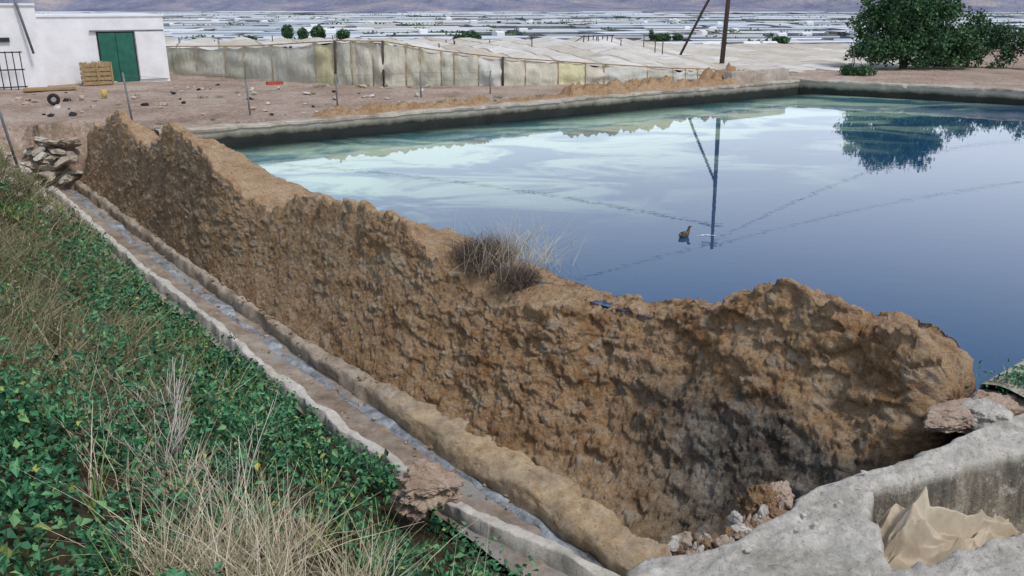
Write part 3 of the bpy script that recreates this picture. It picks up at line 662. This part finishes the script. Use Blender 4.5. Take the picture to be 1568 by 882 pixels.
# ------------------------------------------------------------------ fence + net greenhouse
fe=empty('wire_fence')
posts=[(-13.3,22.7,2.2,-.35),(-12.9,29.2,1.7,-.12),(-9.7,31.9,1.25,-.05),(-7.1,35.1,1.2,0),(-4.0,38.1,1.1,0),(-1.0,39.7,1.0,.02)]
pt=[]
for i,(x,y,h,l) in enumerate(posts):
    tube('post_%d'%i,[(x,y,.3),(x+l,y,.6+h)],.035,MMETAL,fe,8); pt.append(((x,y,.6),(x+l,y,.6+h)))
for a,c_ in zip(pt[1:-1],pt[2:]):
    for f_ in (.35,.65,.95):
        p=Vector(a[0]).lerp(Vector(a[1]),f_); q=Vector(c_[0]).lerp(Vector(c_[1]),f_); mdl=(p+q)/2-Vector((0,0,.05))
        tube('wire',[p,mdl,q],.006,MMETAL,fe,4)
def net(name,c0,c1,c2):
    m=M(name,.8,.2)
    c=m.ramp(m.noise(.6,7,.74,m.co((1,1,.5))),[(.3,c0),(.5,c1),(.7,c2)])
    c=m.mix(m.ramp(m.noise(1.6,6,.74,m.co((1,1,.12))),[(.5,0),(.66,.4)]),c,tuple(np.array(c0)*.8))
    c=m.mix(m.ramp(m.noise(.35,4,.6),[(.52,0),(.62,.5)]),c,tuple(np.minimum(np.array(c2)*1.2,.75)))
    m.col(c); m.bump(m.noise(3,4,.65,m.co((1,1,.3))),.8,.15); return m.m
NETS=[net('shade_netting_olive',(.33,.34,.27),(.46,.46,.38),(.58,.575,.49)),net('shade_netting_tan',(.36,.35,.27),(.5,.48,.39),(.62,.6,.5)),
      net('shade_netting_grey',(.35,.365,.33),(.5,.51,.46),(.62,.62,.57)),net('shade_netting_yellow',(.4,.38,.22),(.55,.525,.32),(.64,.61,.43))]
m=M('greenhouse_roof_plastic',.6,.3)
bt=m.n('ShaderNodeTexBrick'); bt.offset=.37; bt.inputs['Scale'].default_value=1; bt.inputs['Brick Width'].default_value=7; bt.inputs['Row Height'].default_value=2.4
bt.inputs['Mortar Size'].default_value=.09; bt.inputs['Mortar Smooth'].default_value=.6; bt.inputs['Bias'].default_value=-.1
bt.inputs['Color1'].default_value=(.53,.47,.37,1); bt.inputs['Color2'].default_value=(.82,.82,.81,1); bt.inputs['Mortar'].default_value=(.22,.18,.13,1)
m.l(m.co((1,1,1),(0,0,1.25)),bt.inputs['Vector'])
c=m.mix(m.ramp(m.noise(.4,8,.74),[(.42,.6),(.58,.0)]),bt.outputs['Color'],(.53,.48,.39))
c=m.mix(m.ramp(m.noise(.9,6,.78,m.co((.3,1.5,1),(0,0,.3))),[(.53,0),(.64,.6)]),c,(.3,.26,.2))
m.col(c); m.bump(m.noise(1.2,5),.6,.25); MROOF=m.m
gr=empty('net_greenhouse')
FR=[(-30,56,1.9),(-20.1,51.4,2.1),(-14,47.6,2.3),(-8.7,44.5,2.7),(-6.4,43.8,2.7),(-3.6,43.8,2.25),(-.8,43.8,1.95),(3.6,44.8,1.6),(8.4,45.9,1.25),(11.5,49.5,.95)]
def lerpF(t):
    k=min(int(t),len(FR)-2); f_=t-k; return tuple(FR[k][i]*(1-f_)+FR[k+1][i]*f_ for i in range(3))
v=[];NT=320; npan=27
rb=random.Random(3); bnd=[0]+[ (i+rb.uniform(-.32,.32))/npan for i in range(1,npan)]+[1.0001]
def panel(f): 
    for k in range(npan):
        if f<bnd[k+1]: return k,(f-bnd[k])/(bnd[k+1]-bnd[k])
    return npan-1,1
for i in range(NT):
    f_=i/(NT-1); t=f_*(len(FR)-1.001); x,y,z=lerpF(t); pk,pf=panel(f_)
    for j in range(10):
        u=j/9; sag=math.sin(pf*3.1416)*(.5+((pk*37)%10)/8)
        bulge=.14*math.sin(u*3.14)*sag+.16*fbm(t*4,u*3,0,5)
        v.append((x,y-bulge-.25*(1-u),.5+(z-.5-.13*sag)*u))
ob=mesh_obj('net_wall',v,gridfaces(NT,10),NETS[0],True,gr)
for nn in NETS[1:]: ob.data.materials.append(nn)
pm_=[0,0,2,0,0,0,0,0,3,0,1,1,1,1,1,0,0,2,1,1,3,1,2,0,2,2,1]
for idx,pl_ in enumerate(ob.data.polygons): pl_.material_index=pm_[panel((idx//9+.5)/(NT-1))[0]]
for i in range(npan+1):
    f_=min(bnd[i],1); x,y,z=lerpF(f_*(len(FR)-1.001)); tube('post',[(x,y-.3,.5),(x,y-.06,z+.05)],.02 if i not in (9,12,18) else .06,MWD if i not in (9,12,18) else MWOODP,gr,6)
tube('eave_wire',[ (lambda q:(q[0],q[1]-.05,q[2]+.02))(lerpF(i/60*(len(FR)-1.001))) for i in range(61)],.03,MWD,gr,5)
v=[];NX=280;NY=80
fx=[p_[0] for p_ in FR]+[13.,30.]; fy=[p_[1] for p_ in FR]+[50.5,58.]; fz=[p_[2] for p_ in FR]+[.7,.65]
for i in range(NX):
    x=-30+60*i/(NX-1); y0=float(np.interp(x,fx,fy)); z0=float(np.interp(x,fx,fz)); yb=float(np.interp(x,[-30,4,14,30],[66,66,86,86])); zbk=float(np.interp(x,[-30,6,14,30],[1.95,1.95,.85,.8]))
    for j in range(NY):
        u=j/(NY-1); y=y0+(yb-y0)*u; zz=z0+(zbk-z0)*min(1,u*1.5)
        k_=(x*.95+y*.32)/2.4; gb=abs((k_%1)-.5)*2
        rp=(.24*(1-gb)+.06*abs(math.sin(y*.9)))*min(1,u*8)*float(np.interp(x,[6,13],[1,.35]))
        v.append((x*(1+.1*u),y,zz-.12+rp+.1*fbm(x*.4,y*.4,3,4)))
mesh_obj('roof_sheet',v,gridfaces(NX,NY),MROOF,True,gr)
for i in range(26):
    x=random.uniform(-22,12); y=random.uniform(48,65); tube('roof_post',[(x,y,1.2),(x,y,2.15+random.random()*.3)],.035,MWOODP,gr,5)
for i in range(7):
    x=5.0+i*.34; tube('frame_upright',[(x,62+i*.1,1.6),(x+.05,62+i*.1,2.3+.1*random.random())],.04,MWOODP,gr,5)
tube('frame_rail',[(3.8,60,1.7),(5.0,62,2.3),(7.2,62.6,2.35)],.04,MWOODP,gr,5)
# ------------------------------------------------------------------ power pole
pp=empty('power_pole'); px_,py_=13.9,58.1
tube('mast',[(px_,py_,.3),(px_+.15,py_,6),(px_+.3,py_,12.1)],.17,MWOODP,pp,10,.11)
tube('brace',[(11.4,61.2,.4),(12.7,59.5,4),(px_+.15,py_+.1,7.2)],.09,MWOODP,pp,8)
for z in (11.7,10.3): tube('crossarm',[(px_-.4,py_+.3,z),(px_+.9,py_-.3,z)],.05,MMETAL,pp,6)
def wire(a,c_,sag,r=.02):
    a=Vector(a);c_=Vector(c_); tube('wire',[a.lerp(c_,i/30)-Vector((0,0,sag*4*(i/30)*(1-i/30))) for i in range(31)],r,MDARK,pp,5)
wire((px_,py_,10.3),(-58,68,9),3.0,.034); wire((px_,py_,11.7),(-46,-2,12.2),1.2,.016); wire((px_,py_,11.7),(60,100,11),2); wire((px_+.2,py_,11.9),(70,80,11),2,.016)
# ------------------------------------------------------------------ duck
def duck(x,y,a,k_=.85):
    pts=[(-.2,0,.09,.018),(-.13,0,.06,.05),(-.03,0,.045,.085),(.08,0,.055,.08),(.14,0,.1,.045),(.16,0,.17,.03),(.175,0,.215,.036),(.21,0,.215,.024),(.26,0,.205,.012)]
    me=bpy.data.meshes.new('duck'); ca,sa=math.cos(a)*k_,math.sin(a)*k_
    me.from_pydata([(x+p[0]*ca,y+p[0]*sa,p[2]*k_) for p in pts],[(i,i+1) for i in range(len(pts)-1)],[])
    ob=bpy.data.objects.new('duck',me); scene.collection.objects.link(ob)
    ob.modifiers.new('Skin','SKIN')
    for i,p in enumerate(pts): me.skin_vertices[0].data[i].radius=(p[3]*k_,p[3]*k_)
    me.skin_vertices[0].data[2].use_root=True
    ob.modifiers.new('Sub','SUBSURF').levels=2; ob.modifiers['Sub'].render_levels=2
    mm=M('duck_feathers',.7); mm.col(mm.ramp(mm.noise(14,4),[(.4,(.03,.025,.02)),(.6,(.12,.09,.06))])); me.materials.append(mm.m)
duck(3.5,16.7,.7)
v=[];k=40
m=M('wake_foam',.3,.6); m.col((.7,.75,.8))
for i in range(k):
    t=i/(k-1); w=.03*math.sin(t*math.pi)*(1+.5*math.sin(t*23)); cx=3.74+.45*t; cy=16.8-.02*math.sin(t*9)
    v.append((cx,cy-w,.006)); v.append((cx,cy+w,.006))
mesh_obj('duck_wake',v,gridfaces(k,2),m.m)
# ------------------------------------------------------------------ sky, sun, camera
el,az=math.radians(56),math.radians(132)   # sun high, behind the camera to the right, softened by thin cloud
sd=Vector((math.sin(az)*math.cos(el),math.cos(az)*math.cos(el),math.sin(el)))
w=bpy.data.worlds.new('World'); scene.world=w; w.use_nodes=True; nt=w.node_tree; bg=nt.nodes['Background']
sky=nt.nodes.new('ShaderNodeTexSky'); sky.sky_type='NISHITA'; sky.sun_disc=False; sky.sun_elevation=el; sky.sun_rotation=az; sky.dust_density=1.5; sky.ozone_density=2
tc=nt.nodes.new('ShaderNodeTexCoord'); mp=nt.nodes.new('ShaderNodeMapping'); mp.inputs['Scale'].default_value=(1,1,2.6); mp.inputs['Location'].default_value=(.3,.1,.2)
nz=nt.nodes.new('ShaderNodeTexNoise'); nz.inputs['Scale'].default_value=1.5; nz.inputs['Detail'].default_value=3; nz.inputs['Roughness'].default_value=.5
nt.links.new(tc.outputs['Generated'],mp.inputs[0]); nt.links.new(mp.outputs[0],nz.inputs['Vector'])
sp=nt.nodes.new('ShaderNodeSeparateXYZ'); nt.links.new(tc.outputs['Generated'],sp.inputs[0])
rp=nt.nodes.new('ShaderNodeMapRange'); nt.links.new(nz.outputs['Fac'],rp.inputs[0])
for i,q in enumerate((.45,.75,.0,.75)): rp.inputs[i+1].default_value=q
hz=nt.nodes.new('ShaderNodeMapRange'); nt.links.new(sp.outputs[2],hz.inputs[0])
for i,q in enumerate((.15,.4,1.0,0.0)): hz.inputs[i+1].default_value=q
mxm=nt.nodes.new('ShaderNodeMath'); mxm.operation='MAXIMUM'; nt.links.new(rp.outputs[0],mxm.inputs[0]); nt.links.new(hz.outputs[0],mxm.inputs[1])
mix=nt.nodes.new('ShaderNodeMixRGB'); nt.links.new(mxm.outputs[0],mix.inputs[0]); nt.links.new(sky.outputs[0],mix.inputs[1]); mix.inputs[2].default_value=(10.2,10.9,12.2,1)
nt.links.new(mix.outputs[0],bg.inputs[0]); bg.inputs[1].default_value=.11
sl=bpy.data.lights.new('sun','SUN'); sl.energy=2.2; sl.angle=math.radians(10); sl.color=(1,.95,.88)
so=bpy.data.objects.new('sun',sl); scene.collection.objects.link(so); so.rotation_euler=sd.to_track_quat('Z','Y').to_euler()
cd=bpy.data.cameras.new('camera'); cam=bpy.data.objects.new('camera',cd); scene.collection.objects.link(cam)
cam.location=(0,0,4.5); cam.rotation_euler=(math.radians(90)-math.atan(436/1300),0,0); cd.sensor_width=36; cd.lens=29.85; cd.clip_end=30000; cd.clip_start=.05
scene.camera=cam
scene.view_settings.view_transform='Standard'; scene.view_settings.look='None'; scene.view_settings.exposure=0
